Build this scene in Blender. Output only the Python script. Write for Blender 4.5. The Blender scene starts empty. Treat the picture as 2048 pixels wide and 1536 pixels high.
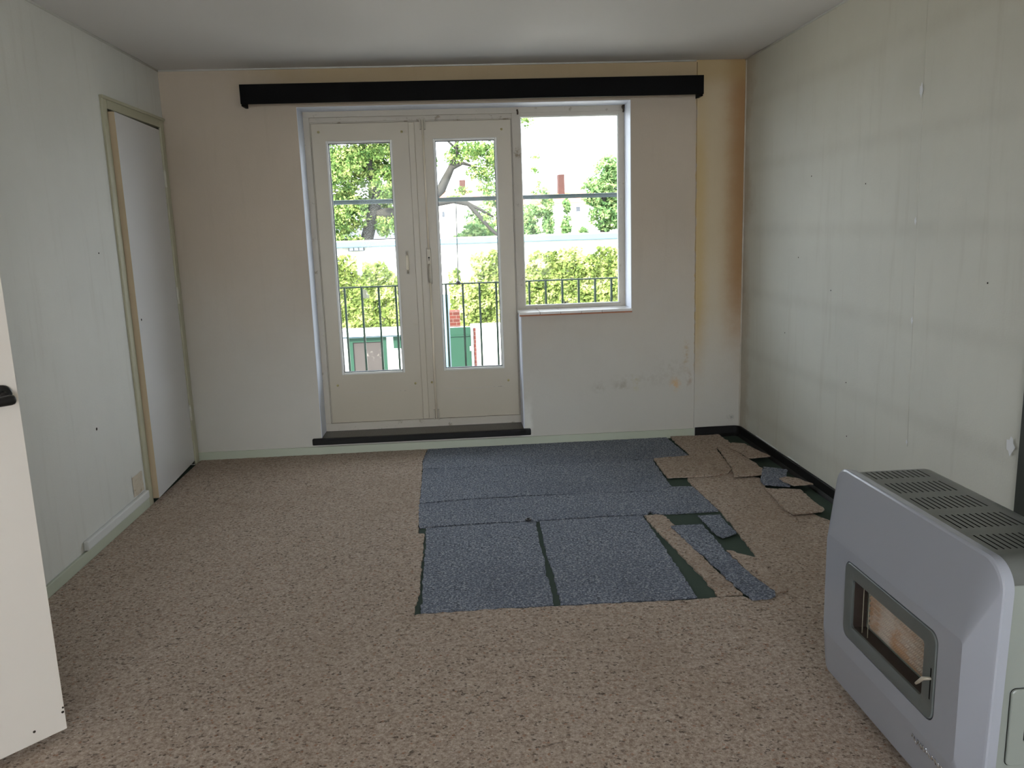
import bpy, bmesh, math, random
from mathutils import Vector, Matrix, noise as mnoise
random.seed(7)
C = bpy.context.scene.collection
PI = math.pi

# ---------------------------------------------------------------- camera
CAMH = 1.3965
cam_d = bpy.data.cameras.new('camera'); cam = bpy.data.objects.new('camera', cam_d); C.objects.link(cam)
yaw, pitch, roll = math.radians(3.7608), math.radians(-10.7022), math.radians(-1.8630)
fw = Vector((math.sin(yaw)*math.cos(pitch), math.cos(yaw)*math.cos(pitch), math.sin(pitch)))
r0 = Vector((math.cos(yaw), -math.sin(yaw), 0)); u0 = r0.cross(fw)
rt = r0*math.cos(roll) + u0*math.sin(roll); up = u0*math.cos(roll) - r0*math.sin(roll)
m = Matrix((rt, up, -fw)).transposed().to_4x4(); m.translation = (0, 0, CAMH)
cam.matrix_world = m
cam_d.sensor_width = 36; cam_d.lens = 1629.78/2048*36; cam_d.clip_start = 0.05; cam_d.clip_end = 400
bpy.context.scene.camera = cam

# ---------------------------------------------------------------- sky, sun, exposure
W = bpy.data.worlds.new('world'); bpy.context.scene.world = W; W.use_nodes = True
bg = W.node_tree.nodes['Background']
bg.inputs[0].default_value = (0.84, 0.89, 1.0, 1); bg.inputs[1].default_value = 4.0
sd = bpy.data.lights.new('sun', 'SUN'); sun = bpy.data.objects.new('sun', sd); C.objects.link(sun)
sd.energy = 8; sd.angle = 0.01; sd.color = (1, .95, .86)
sun.rotation_euler = Vector((0.55, 0.62, -0.62)).to_track_quat('-Z', 'Y').to_euler()
def portal(loc, rx, sx, sy):
    l = bpy.data.lights.new('window_portal', 'AREA'); l.shape = 'RECTANGLE'; l.size = sx; l.size_y = sy
    l.cycles.is_portal = True
    o = bpy.data.objects.new('window_portal', l); C.objects.link(o); o.location = loc; o.rotation_euler = (rx, 0, 0)
# daylight through the wide street window behind the camera
wl_d = bpy.data.lights.new('window_daylight', 'AREA'); wl_d.shape = 'RECTANGLE'; wl_d.size = 3.2; wl_d.size_y = 1.75
wl_d.energy = 28; wl_d.color = (.98, .97, 1)
wl_o = bpy.data.objects.new('window_daylight', wl_d); C.objects.link(wl_o); wl_o.location = (0.07, -3.62, 1.4); wl_o.rotation_euler = (PI/2, 0, 0)
portal((0.12, 5.60, 1.2), -PI/2, 2.1, 2.0)
vs = bpy.context.scene.view_settings
vs.view_transform = 'Standard'; vs.look = 'None'; vs.gamma = 1; vs.use_curve_mapping = False
vs.exposure = 0.97

# ---------------------------------------------------------------- materials
def srgb(*c):
    return tuple(((x/255)/12.92 if x/255 <= .04045 else ((x/255+.055)/1.055)**2.4) for x in c)
class N:
    """small node builder"""
    def __init__(s, name):
        s.m = bpy.data.materials.new(name); s.m.use_nodes = True; s.t = s.m.node_tree
        s.b = s.t.nodes['Principled BSDF']; s._co = None
    def n(s, typ, **k):
        x = s.t.nodes.new(typ)
        for a, v in k.items(): setattr(x, a, v)
        return x
    def put(s, sock, v):
        if isinstance(v, bpy.types.NodeSocket): s.t.links.new(v, sock)
        elif isinstance(v, (tuple, list)):
            sock.default_value = tuple(v)+(1,) if len(v) == 3 and len(sock.default_value) == 4 else tuple(v)
        else: sock.default_value = v
    def co(s):
        if s._co is None: s._co = s.n('ShaderNodeTexCoord').outputs['Object']
        return s._co
    def xyz(s):
        x = s.n('ShaderNodeSeparateXYZ'); s.put(x.inputs[0], s.co()); return x.outputs
    def math(s, op, a, b=0.0, c=0.0):
        x = s.n('ShaderNodeMath', operation=op)
        for i, v in enumerate((a, b, c)): s.put(x.inputs[i], v)
        return x.outputs[0]
    def noise(s, scale, detail=3, rough=.5, vec=None, stretch=None):
        x = s.n('ShaderNodeTexNoise'); x.inputs['Scale'].default_value = scale
        x.inputs['Detail'].default_value = detail; x.inputs['Roughness'].default_value = rough
        v = vec or s.co()
        if stretch:
            mp = s.n('ShaderNodeMapping'); mp.inputs['Scale'].default_value = stretch; s.put(mp.inputs[0], v); v = mp.outputs[0]
        s.put(x.inputs['Vector'], v); return x.outputs['Fac']
    def vor(s, scale, feature='F1', out='Distance', rnd=1):
        x = s.n('ShaderNodeTexVoronoi', feature=feature); x.inputs['Scale'].default_value = scale
        x.inputs['Randomness'].default_value = rnd
        s.put(x.inputs['Vector'], s.co()); return x.outputs[out]
    def ramp(s, fac, stops, interp='LINEAR'):
        x = s.n('ShaderNodeValToRGB'); x.color_ramp.interpolation = interp
        e = x.color_ramp.elements
        while len(e) < len(stops): e.new(.5)
        for k, (p, c) in enumerate(stops):
            e[k].position = p; e[k].color = tuple(c)+(1,) if len(c) == 3 else c
        s.put(x.inputs[0], fac); return x.outputs[0]
    def step(s, v, a, b):
        x = s.n('ShaderNodeMapRange', interpolation_type='SMOOTHSTEP')
        s.put(x.inputs[0], v); s.put(x.inputs[1], a); s.put(x.inputs[2], b); return x.outputs[0]
    def mix(s, f, a, b, mode='MIX'):
        x = s.n('ShaderNodeMix', data_type='RGBA', blend_type=mode)
        s.put(x.inputs[0], f); s.put(x.inputs[6], a); s.put(x.inputs[7], b); return x.outputs[2]
    def bump(s, h, strength=.2, dist=.01):
        x = s.n('ShaderNodeBump'); x.inputs['Strength'].default_value = strength; x.inputs['Distance'].default_value = dist
        s.put(x.inputs['Height'], h); s.t.links.new(x.outputs[0], s.b.inputs['Normal'])
    def done(s, col=None, rough=.6, metal=0, spec=.5, **k):
        if col is not None: s.put(s.b.inputs['Base Color'], col)
        s.put(s.b.inputs['Roughness'], rough); s.put(s.b.inputs['Metallic'], metal); s.put(s.b.inputs['Specular IOR Level'], spec)
        for a, v in k.items(): s.put(s.b.inputs[a], v)
        return s.m

def paint(name, col, var=.04, rough=.5, spec=.5, bump=.05, scale=6, metal=0, dirt=None):
    q = N(name)
    c = q.mix(q.noise(scale, 4), tuple(x*(1-var) for x in col), tuple(min(1, x*(1+var)) for x in col))
    if dirt: c = q.mix(q.step(q.noise(dirt[0], 5, .65), dirt[1], dirt[1]+.12), c, dirt[2])
    if bump: q.bump(q.noise(180, 2), bump, .002)
    return q.done(c, rough, metal, spec)

M = {}
def wall_mat(name, base, back=False, right=False):
    q = N(name); x, y, z = q.xyz()
    n1 = q.noise(1.6, 5, .6); n2 = q.noise(7, 4, .6)
    c = q.mix(q.step(n1, .3, .75), base, tuple(v*.93 for v in base))
    # vertical smears of old handling and dust
    sm = q.noise(3, 5, .6, stretch=(6, 6, .5))
    c = q.mix(q.math('MULTIPLY', q.step(sm, .52, .72), .10), c, srgb(150, 140, 120))
    jit = q.math('MULTIPLY', q.math('SUBTRACT', q.noise(9, 5, .7), .5), .05)
    jit2 = q.math('MULTIPLY', q.math('SUBTRACT', q.noise(3, 5, .7), .5), .5)
    if back:
        c = q.mix(q.math('MULTIPLY', q.math('SUBTRACT', 1, q.step(q.math('ADD', z, jit2), .2, 1.5)), .8), c, srgb(202, 201, 194))
        xj = q.math('ADD', x, jit); zj = q.math('ADD', z, jit2)
        blot = q.noise(26, 5, .7)
        tan = srgb(178, 146, 88); brown = srgb(150, 104, 52)
        # soot/tar strip down the casing edge
        a = q.math('MULTIPLY', q.step(xj, 1.551, 1.558), q.math('SUBTRACT', 1, q.step(xj, 1.57, 1.66)))
        a = q.math('MULTIPLY', a, q.step(zj, .25, .95)); a = q.math('MULTIPLY', a, q.math('SUBTRACT', 1, q.math('MULTIPLY', q.step(z, 1.75, 2.1), .6)))
        c = q.mix(q.math('MULTIPLY', a, .75), c, tan)
        # all of the casing a little yellowed
        a = q.math('MULTIPLY', q.step(xj, 1.551, 1.556), q.step(zj, .2, 1.2))
        c = q.mix(q.math('MULTIPLY', a, .45), c, srgb(205, 184, 140))
        a = q.math('MULTIPLY', q.step(xj, 1.68, 1.84), q.step(zj, .35, 1.1))
        c = q.mix(q.math('MULTIPLY', a, .75), c, brown)
        # yellow band under the ceiling, above the pelmet
        a = q.math('MULTIPLY', q.step(q.math('ADD', z, q.math('MULTIPLY', jit, 1.0)), 2.20, 2.32), q.step(q.math('ADD', x, jit2), -1.45, -.7))
        c = q.mix(q.math('MULTIPLY', a, .62), c, srgb(178, 154, 108))
        for (bx, bz, rx, rz, f, col) in ((1.50, .55, .02, .10, .5, tan), (1.43, .36, .035, .05, .6, srgb(214, 170, 110)), (1.52, .38, .02, .06, .4, brown),
                                         (1.16, .38, .03, .06, .35, srgb(196, 186, 130)), (1.07, .365, .05, .035, .4, srgb(150, 138, 118)),
                                         (.92, .36, .05, .04, .3, srgb(150, 138, 118)), (1.25, .40, .25, .05, .15, srgb(150, 138, 118)),
                                         (1.80, .115, .022, .022, .6, srgb(120, 118, 112)), (1.41, .47, .1, .05, .2, srgb(150, 138, 118))):
            dx = q.math('DIVIDE', q.math('SUBTRACT', q.math('ADD', x, jit), bx), rx)
            dz = q.math('DIVIDE', q.math('SUBTRACT', q.math('ADD', z, jit), bz), rz)
            dd = q.math('SQRT', q.math('ADD', q.math('MULTIPLY', dx, dx), q.math('MULTIPLY', dz, dz)))
            a = q.math('MULTIPLY', q.math('SUBTRACT', 1, q.step(dd, .1, 1.5)), q.step(blot, .42, .60))
            c = q.mix(q.math('MULTIPLY', a, f*1.1), c, col)
        # whiter new plaster by the door corner
        dx = q.math('DIVIDE', q.math('SUBTRACT', q.math('ADD', x, jit), .43), .05)
        a = q.math('MULTIPLY', q.math('SUBTRACT', 1, q.step(q.math('ABSOLUTE', dx), .4, 1)), q.math('SUBTRACT', 1, q.step(zj, .15, .35)))
        c = q.mix(q.math('MULTIPLY', a, .5), c, srgb(236, 236, 230))
    if right:
        a = q.step(q.math('ADD', y, jit2), 5.02, 5.22)
        c = q.mix(q.math('MULTIPLY', a, .35), c, srgb(150, 118, 72))
        # grey dust bands following the studs behind the board
        bz = q.math('FRACT', q.math('MULTIPLY', q.math('ADD', z, q.math('MULTIPLY', jit, .6)), 2.6))
        a = q.math('SUBTRACT', 1, q.step(q.math('ABSOLUTE', q.math('SUBTRACT', bz, .5)), .0, .16))
        c = q.mix(q.math('MULTIPLY', q.math('MULTIPLY', a, n2), .14), c, srgb(120, 112, 96))
        a = q.step(q.math('ADD', z, jit2), 1.4, 2.4)
        c = q.mix(q.math('MULTIPLY', a, .25), c, srgb(176, 162, 128))
    wv = q.noise(260, 2, .5, stretch=(1, 1, .25)); wh = q.noise(240, 2, .5, stretch=(.3, .3, 1.2))
    q.bump(q.math('ADD', wv, wh), .25, .0015)
    return q.done(c, .75, spec=.25)
OFF = srgb(214, 212, 202)
M['wall_left'] = wall_mat('wallpaper_left', srgb(216, 216, 210))
M['wall_back'] = wall_mat('wallpaper_back', srgb(192, 179, 162), back=True)
M['wall_right'] = wall_mat('wallpaper_right', srgb(214, 214, 204), right=True)
M['ceiling'] = paint('ceiling_paint', srgb(216, 214, 212), .04, .8, .2, .1, 1.2)
M['cream'] = paint('cream_gloss_paint', srgb(190, 181, 162), .03, .38, .5, .05, 3, dirt=(4, .62, srgb(176, 164, 136)))
M['cream_edge'] = paint('cream_worn_frame_paint', srgb(190, 183, 170), .06, .5, .4, .1, 12, dirt=(14, .58, srgb(140, 128, 108)))
M['door_white'] = paint('white_door_paint', srgb(224, 217, 208), .02, .42, .5, .03, 2, dirt=(30, .74, srgb(190, 186, 172)))
M['closet'] = paint('closet_door_paint', srgb(212, 212, 212), .02, .28, .5, .0, 2)
M['closet_edge'] = paint('closet_door_edge', srgb(196, 178, 150), .05, .6, .3, .05, 10)
M['greentrim'] = paint('pale_green_trim_paint', srgb(184, 190, 172), .04, .45, .5, .05, 5)
M['casing'] = paint('olive_door_casing_paint', srgb(178, 176, 152), .04, .45, .5, .05, 5)
M['black_rubber'] = paint('black_skirting', srgb(16, 15, 15), .15, .5, .25, .05, 20)
M['black_wood'] = paint('black_stained_wood', srgb(12, 12, 12), .2, .75, .12, .1, 15)
M['plastic_white'] = paint('white_plastic', srgb(214, 216, 214), .02, .4, .5, 0, 5)
M['plaster'] = paint('rough_plaster', srgb(200, 190, 172), .1, .9, .2, .6, 25, dirt=(40, .55, srgb(176, 156, 130)))
M['filler'] = paint('white_filler', srgb(226, 228, 230), .02, .9, .2, .2, 50)
M['hole'] = paint('dark_hole', srgb(56, 50, 44), .1, .9, .1, 0)
M['rust'] = paint('rusty_screw', srgb(70, 56, 44), .3, .6, .4, .2, 300)
M['metal'] = paint('dull_nickel', srgb(176, 168, 152), .12, .5, .5, .03, 60, metal=.35)
M['chrome'] = paint('chrome', srgb(225, 228, 232), .02, .12, .5, 0, 60, metal=1)
M['brass'] = paint('painted_brass_plug', srgb(170, 158, 112), .08, .4, .5, .03, 60, metal=.3)
M['black_plastic'] = paint('black_plastic', srgb(22, 22, 22), .1, .3, .5, 0, 30)
M['bead'] = paint('white_glazing_bead', srgb(220, 220, 214), .03, .4, .5, .03, 20)
M['gasket'] = paint('dark_gasket', srgb(40, 46, 48), .05, .6, .3, 0, 20)
M['reveal'] = paint('white_reveal_paint', srgb(216, 221, 232), .03, .5, .4, .1, 8, dirt=(9, .70, srgb(170, 160, 140)))
M['tile'] = paint('white_glazed_tile', srgb(226, 224, 220), .02, .15, .5, 0, 10)
M['terracotta'] = paint('terracotta_tile_edge', srgb(176, 120, 92), .1, .8, .3, .1, 60)
M['rail'] = paint('green_railing_paint', srgb(26, 54, 47), .08, .4, .5, .05, 40)
M['pipe'] = paint('grey_blue_pipe_paint', srgb(66, 84, 90), .06, .4, .5, .02, 30)
M['heater_front'] = paint('grey_enamel', srgb(162, 166, 176), .015, .2, .5, 0, 2)
M['heater_dark'] = paint('dark_grey_enamel', srgb(98, 101, 98), .03, .3, .5, .03, 8, dirt=(9, .66, srgb(110, 92, 72)))
M['heater_side'] = paint('grey_green_enamel', srgb(142, 148, 142), .02, .28, .5, 0, 4)
M['bezel'] = paint('bezel_grey_enamel', srgb(98, 104, 104), .02, .35, .5, 0, 5)
M['inside'] = paint('black_inside', srgb(14, 13, 12), .1, .8, .2, 0)
M['firebox'] = paint('brown_firebox_steel', srgb(62, 48, 44), .2, .5, .4, .1, 20)
M['concrete'] = paint('weathered_concrete', srgb(170, 172, 168), .1, .9, .2, .3, 4)
M['white_render'] = paint('white_rendered_wall', srgb(236, 232, 224), .03, .9, .2, .3, 3)
M['fascia'] = paint('pale_blue_fascia', srgb(96, 124, 136), .04, .6, .3, .05, 3)
M['gutter'] = paint('dark_gutter_line', srgb(70, 86, 92), .05, .6, .3, 0, 3)
M['green_door'] = paint('green_painted_timber', srgb(24, 62, 44), .1, .55, .4, .1, 8, dirt=(5, .66, srgb(60, 90, 74)))
M['grey_panel'] = paint('weathered_grey_panel', srgb(66, 61, 58), .15, .8, .3, .2, 5, dirt=(7, .62, srgb(110, 104, 98)))
M['house'] = paint('far_white_house_wall', srgb(232, 224, 212), .04, .9, .2, .1, 1)
M['slate'] = paint('grey_slate', srgb(74, 78, 84), .1, .8, .3, .2, 2)
M['chimney'] = paint('brown_chimney_brick', srgb(70, 50, 46), .2, .9, .2, .2, 4)
M['bark'] = paint('bark', srgb(58, 56, 52), .3, .9, .2, .8, 9)
M['earth'] = paint('ground', srgb(124, 120, 114), .2, .95, .2, .3, .8)
M['lamp_glass'] = paint('pale_lamp_glass', srgb(200, 206, 206), .03, .2, .5, 0)
def roof_mat():
    q = N('orange_roof_tiles'); x, y, z = q.xyz()
    w = q.math('ABSOLUTE', q.math('SINE', q.math('MULTIPLY', x, 14)))
    c = q.mix(q.noise(3, 4), srgb(196, 110, 72), srgb(226, 150, 104)); q.bump(w, .5, .05)
    return q.done(c, .9, spec=.2)
M['roof'] = roof_mat()
def brick_mat():
    q = N('red_brick'); t = q.n('ShaderNodeTexBrick'); t.inputs['Scale'].default_value = 4.5
    mp = q.n('ShaderNodeMapping'); mp.inputs['Rotation'].default_value = (PI/2, 0, 0); q.put(mp.inputs[0], q.co()); q.put(t.inputs['Vector'], mp.outputs[0])
    t.inputs['Color1'].default_value = srgb(92, 46, 38)+(1,); t.inputs['Color2'].default_value = srgb(76, 40, 34)+(1,); t.inputs['Mortar'].default_value = srgb(100, 84, 76)+(1,)
    return q.done(t.outputs['Color'], .9, spec=.2)
M['brick'] = brick_mat()
def carpet_mat(name, lo, mid, hi, fleck, light, hue, scale, wear):
    q = N(name)
    a = q.noise(scale*1.0, 4, .75); b = q.noise(scale*2.6, 3, .7); big = q.noise(1.3, 4, .6)
    c = q.ramp(a, ((.36, lo), (.50, mid), (.64, hi)))
    # dark flecks, a few rust ones and pale ones in the pile
    f = q.math('MULTIPLY', q.math('SUBTRACT', 1, q.step(q.noise(scale*.62, 2, .5, stretch=(1, 1.5, 1)), .31, .37)), .85)
    c = q.mix(f, c, fleck)
    vc = q.vor(scale*.9, out='Color'); sp = q.n('ShaderNodeSeparateColor'); q.put(sp.inputs[0], vc)
    d = q.vor(scale*.9)
    spot = q.math('SUBTRACT', 1, q.step(d, .28, .42))
    c = q.mix(q.math('MULTIPLY', q.math('GREATER_THAN', sp.outputs[0], .86), q.math('MULTIPLY', spot, .75)), c, fleck)
    c = q.mix(q.math('MULTIPLY', q.math('GREATER_THAN', sp.outputs[1], .88), q.math('MULTIPLY', spot, .55)), c, hue)
    c = q.mix(q.math('MULTIPLY', q.math('GREATER_THAN', sp.outputs[2], .84), q.math('MULTIPLY', spot, .6)), c, light)
    c = q.mix(q.math('MULTIPLY', q.step(b, .35, .65), .35), c, hi)
    c = q.mix(q.math('MULTIPLY', q.step(big, .45, .75), .35), c, wear)
    q.bump(q.math('ADD', a, b), .9, .006)
    return q.done(c, .95, spec=.1)
M['beige'] = carpet_mat('beige_flecked_carpet', srgb(138, 118, 102), srgb(176, 158, 142), srgb(204, 190, 176), srgb(58, 42, 32), srgb(236, 228, 214), srgb(160, 104, 68), 85, srgb(152, 132, 114))
M['grey'] = carpet_mat('grey_flecked_carpet', srgb(48, 55, 68), srgb(104, 112, 128), srgb(186, 192, 202), srgb(14, 16, 24), srgb(214, 216, 220), srgb(110, 98, 110), 105, srgb(90, 96, 110))
def lino():
    q = N('dark_green_lino')
    c = q.mix(q.noise(2, 4), srgb(58, 70, 62), srgb(76, 90, 80))
    c = q.mix(q.math('MULTIPLY', q.step(q.noise(16, 5, .7), .62, .7), .3), c, srgb(110, 112, 100))
    return q.done(c, .9, spec=.1)
M['lino'] = lino()
def terrazzo():
    q = N('dark_terrazzo')
    c = q.mix(q.step(q.noise(160, 3, .7), .5, .68), srgb(56, 50, 44), srgb(120, 110, 98))
    return q.done(c, .35)
M['terrazzo'] = terrazzo()
def glass():
    q = N('window_glass'); t = q.t
    tr = q.n('ShaderNodeBsdfTransparent'); gl = q.n('ShaderNodeBsdfGlossy'); gl.inputs['Roughness'].default_value = .02
    lw = q.n('ShaderNodeLayerWeight'); lw.inputs[0].default_value = .5; mx = q.n('ShaderNodeMixShader')
    fac = q.math('ADD', .006, q.math('MULTIPLY', q.math('POWER', lw.outputs['Facing'], 5), .4))
    tr.inputs[0].default_value = (.96, .98, .97, 1)
    t.links.new(fac, mx.inputs[0]); t.links.new(tr.outputs[0], mx.inputs[1]); t.links.new(gl.outputs[0], mx.inputs[2])
    t.links.new(mx.outputs[0], t.nodes['Material Output'].inputs[0]); return q.m
M['glass'] = glass()
def leaf(name, a, b, c3):
    q = N(name); t = q.t
    col = q.ramp(q.noise(3.5, 3, .7), ((.3, a), (.5, b), (.68, c3)))
    d = q.n('ShaderNodeBsdfDiffuse'); tr = q.n('ShaderNodeBsdfTranslucent'); mx = q.n('ShaderNodeMixShader'); mx.inputs[0].default_value = .35
    q.put(d.inputs[0], col); q.put(tr.inputs[0], col)
    t.links.new(d.outputs[0], mx.inputs[1]); t.links.new(tr.outputs[0], mx.inputs[2]); t.links.new(mx.outputs[0], t.nodes['Material Output'].inputs[0]); return q.m
M['leaf_tree'] = leaf('locust_leaves', srgb(44, 74, 42), srgb(112, 138, 76), srgb(196, 202, 128))
M['leaf_ivy'] = leaf('ivy_leaves', srgb(40, 62, 30), srgb(132, 148, 80), srgb(216, 218, 156))
M['leaf_far'] = leaf('far_tree_leaves', srgb(54, 90, 56), srgb(116, 146, 92), srgb(190, 200, 142))
def ceramic():
    q = N('radiant_ceramic')
    c = q.mix(q.step(q.noise(14, 4, .6), .35, .7), srgb(222, 204, 194), srgb(206, 164, 134)); q.bump(q.noise(200, 2), .2, .002)
    return q.done(c, .8, spec=.2)
M['ceramic'] = ceramic()

# ---------------------------------------------------------------- mesh helpers
def box(bm, x0, x1, y0, y1, z0, z1):
    vs_ = [bm.verts.new((x, y, z)) for x in (x0, x1) for y in (y0, y1) for z in (z0, z1)]
    for f in ((0, 1, 3, 2), (4, 6, 7, 5), (0, 4, 5, 1), (2, 3, 7, 6), (0, 2, 6, 4), (1, 5, 7, 3)):
        bm.faces.new([vs_[i] for i in f])
    return vs_
def tube(bm, pts, rad, seg=10, caps=True):
    rings = []; pts = [Vector(p) for p in pts]
    rads = rad if isinstance(rad, (list, tuple)) else [rad]*len(pts)
    for i, p in enumerate(pts):
        d = (pts[min(i+1, len(pts)-1)] - pts[max(i-1, 0)]).normalized()
        a = d.orthogonal().normalized() if i == 0 else (a - d*a.dot(d)).normalized()
        b = d.cross(a)
        rings.append([bm.verts.new(p + (a*math.cos(2*PI*k/seg) + b*math.sin(2*PI*k/seg))*rads[i]) for k in range(seg)])
    for r1, r2 in zip(rings, rings[1:]):
        for k in range(seg): bm.faces.new((r1[k], r1[(k+1) % seg], r2[(k+1) % seg], r2[k]))
    if caps:
        bm.faces.new(list(reversed(rings[0]))); bm.faces.new(rings[-1])
def obj(name, bm, mat, parent=None, smooth=False, bevel=0, loc=None):
    """one mesh object; geometry given in world space, origin moved to loc or to the base centre"""
    bmesh.ops.recalc_face_normals(bm, faces=bm.faces)
    if loc is None and parent is None:
        xs = [v.co.x for v in bm.verts]; ys = [v.co.y for v in bm.verts]; zs = [v.co.z for v in bm.verts]
        loc = ((min(xs)+max(xs))/2, (min(ys)+max(ys))/2, min(zs))
    if parent is not None: loc = None
    if loc is not None: bmesh.ops.translate(bm, verts=bm.verts, vec=-Vector(loc))
    elif parent is not None:
        p = parent
        off = Vector((0, 0, 0))
        while p is not None: off += p.location; p = p.parent
        bmesh.ops.translate(bm, verts=bm.verts, vec=-off)
    me = bpy.data.meshes.new(name); bm.to_mesh(me); bm.free()
    o = bpy.data.objects.new(name, me); C.objects.link(o)
    me.materials.append(M[mat] if isinstance(mat, str) else mat)
    if loc is not None: o.location = loc
    if parent is not None: o.parent = parent
    if smooth:
        for p in me.polygons: p.use_smooth = True
    if bevel:
        b = o.modifiers.new('bevel', 'BEVEL'); b.width = bevel; b.segments = 2; b.limit_method = 'ANGLE'
    return o
def tag(o, label, cat, group=None, kind=None):
    o['label'] = label; o['category'] = cat
    if group: o['group'] = group
    if kind: o['kind'] = kind
    return o
def thing(name, label, cat, loc=(0, 0, 0), group=None, kind=None):
    o = bpy.data.objects.new(name, None); C.objects.link(o); o.location = loc; o.empty_display_size = .1
    return tag(o, label, cat, group, kind)
def bxo(name, b, mat, parent=None, bevel=0, **k):
    bm = bmesh.new()
    for q in (b if isinstance(b[0], (tuple, list)) else [b]): box(bm, *q)
    return obj(name, bm, mat, parent, bevel=bevel, **k)
O0 = (0, 0, 0)

# ---------------------------------------------------------------- room shell
XL, XR, YB, H, YR = -1.701, 1.865, 5.225, 2.392, -3.5
FZ = -0.008
f = bxo('floor', (XL-.1, XR+.1, YR-.1, YB, FZ-.12, FZ), 'lino', loc=O0); tag(f, 'dark green linoleum under the cut carpet, bare beside the right wall', 'floor', kind='structure')
f = bxo('ceiling', (XL-.3, XR+.3, YR-.3, YB+.33, H, H+.25), 'ceiling', loc=O0); tag(f, 'white painted ceiling', 'ceiling', kind='structure')
# back wall: opening for the double door and the window, thin casing beside the right corner
RX0, RX1, RXD, RZ, SZ = -.908, 1.138, .414, 2.166, .855
f = bxo('wall_back', [(XL-.3, RX0, YB, YB+.3, -.15, H), (RX0, RX1, YB, YB+.3, RZ, H), (RX1, XR+.3, YB, YB+.3, -.15, H),
                      (RXD, RX1, YB, YB+.3, -.15, SZ), (RX0, RXD, YB, YB+.3, -.15, .06), (1.555, XR, YB-.012, YB, 0, H-.012)], 'wall_back', loc=O0)
tag(f, 'off-white back wall with brown stains beside the right corner', 'wall', kind='structure')
# left wall with closet opening and the room door opening near the camera
f = bxo('wall_left', [(XL-.12, XL, 5.137, YB, FZ, H), (XL-.12, XL, 4.383, 5.137, 2.062, H), (XL-.12, XL, 1.70, 4.383, FZ, H),
                      (XL-.12, XL, .90, 1.70, 2.05, H), (XL-.12, XL, YR, .90, FZ, H)], 'wall_left', loc=O0)
tag(f, 'plain off-white left wall', 'wall', kind='structure')
bm = bmesh.new()
for y, z in ((3.838, .544), (4.1, 1.35), (3.2, 1.2)):
    tube(bm, [(XL-.001, y, z), (XL+.0015, y, z)], .007 if z < 1 else .004, 8)
obj('nail_hole', bm, 'hole', f)
f = bxo('wall_right', (XR, XR+.12, YR, YB, FZ, H), 'wall_right', loc=O0)
tag(f, 'off-white right wall with a vertical seam and patched nail holes', 'wall', kind='structure')
bm = bmesh.new()
tube(bm, [(XR+.001, 3.236, H-.02), (XR+.001, 3.22, 1.5), (XR+.001, 3.19, .45)], .0022, 6)
obj('wallpaper_seam', bm, 'wall_right', f, smooth=True)
bm = bmesh.new()
for (y, z, hy, hz) in ((3.234, 1.885, .012, .026), (3.222, 1.38, .007, .014), (3.205, .98, .007, .014), (3.19, .47, .006, .01), (2.56, .62, .02, .03)):
    vs_ = []
    for k in range(12):
        w = 1+.25*math.sin(k*2.3); vs_.append(bm.verts.new((XR-.0045, y+hy*w*math.cos(k*PI/6), z+hz*w*math.sin(k*PI/6))))
    bm.faces.new(vs_)
obj('filler_patch', bm, 'filler', f)
bm = bmesh.new()
for y, z in ((4.22, 1.62), (3.65, 1.55), (4.35, 1.2), (2.75, 1.16), (3.95, 1.05), (3.75, .62), (4.5, .77), (3.72, .36), (2.62, 1.75)):
    tube(bm, [(XR+.001, y, z), (XR-.001, y, z)], .0035, 6)
obj('nail_hole', bm, 'hole', f)
# rear of the room, behind the camera: the other window
f = bxo('wall_rear', [(XL-.3, -1.64, YR-.3, YR, -.15, H), (1.78, XR+.3, YR-.3, YR, -.15, H), (-1.64, 1.78, YR-.3, YR, -.15, .45), (-1.64, 1.78, YR-.3, YR, 2.35, H)], 'wall_left', loc=O0)
tag(f, 'off-white wall behind the camera around the street window', 'wall', kind='structure')
w2 = thing('window_2', 'wide three-pane street window behind the camera', 'window', (0.1, YR-.2, .65), kind='structure')
fr = [(-1.64, 1.78, YR-.24, YR-.17, .45, .50), (-1.64, 1.78, YR-.24, YR-.17, 2.30, 2.35)] + [(x, x+.05, YR-.24, YR-.17, .50, 2.30) for x in (-1.64, -.52, .61, 1.73)]
bxo('window_frame', fr, 'cream', w2)
for x0, x1 in ((-1.59, -.52), (-.47, .61), (.66, 1.73)): bxo('pane', (x0, x1, YR-.208, YR-.202, .50, 2.30), 'glass', w2)
# hallway seen through the entrance opening
f = bxo('wall_hall', [(-2.9, XL-.12, .3, .4, FZ, H), (-2.9, XL-.12, 2.2, 2.3, FZ, H), (-3.0, -2.9, .3, 2.3, FZ, H), (-2.9, XL-.12, .3, 2.3, FZ-.1, FZ), (-2.9, XL-.12, .3, 2.3, H, H+.1)], 'wall_left', loc=O0)
tag(f, 'plain hallway walls behind the open door', 'wall', kind='structure')
f = bxo('wall_closet', [(-2.4, XL-.12, 4.2, 4.3, FZ, H), (-2.4, XL-.12, 5.2, 5.3, FZ, H), (-2.5, -2.4, 4.2, 5.3, FZ, H), (-2.4, XL-.12, 4.3, 5.2, FZ-.1, FZ), (-2.4, XL-.12, 4.3, 5.2, H, H+.1)], 'wall_left', loc=O0)
tag(f, 'unlit closet interior behind the narrow side door', 'wall', kind='structure')

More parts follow.
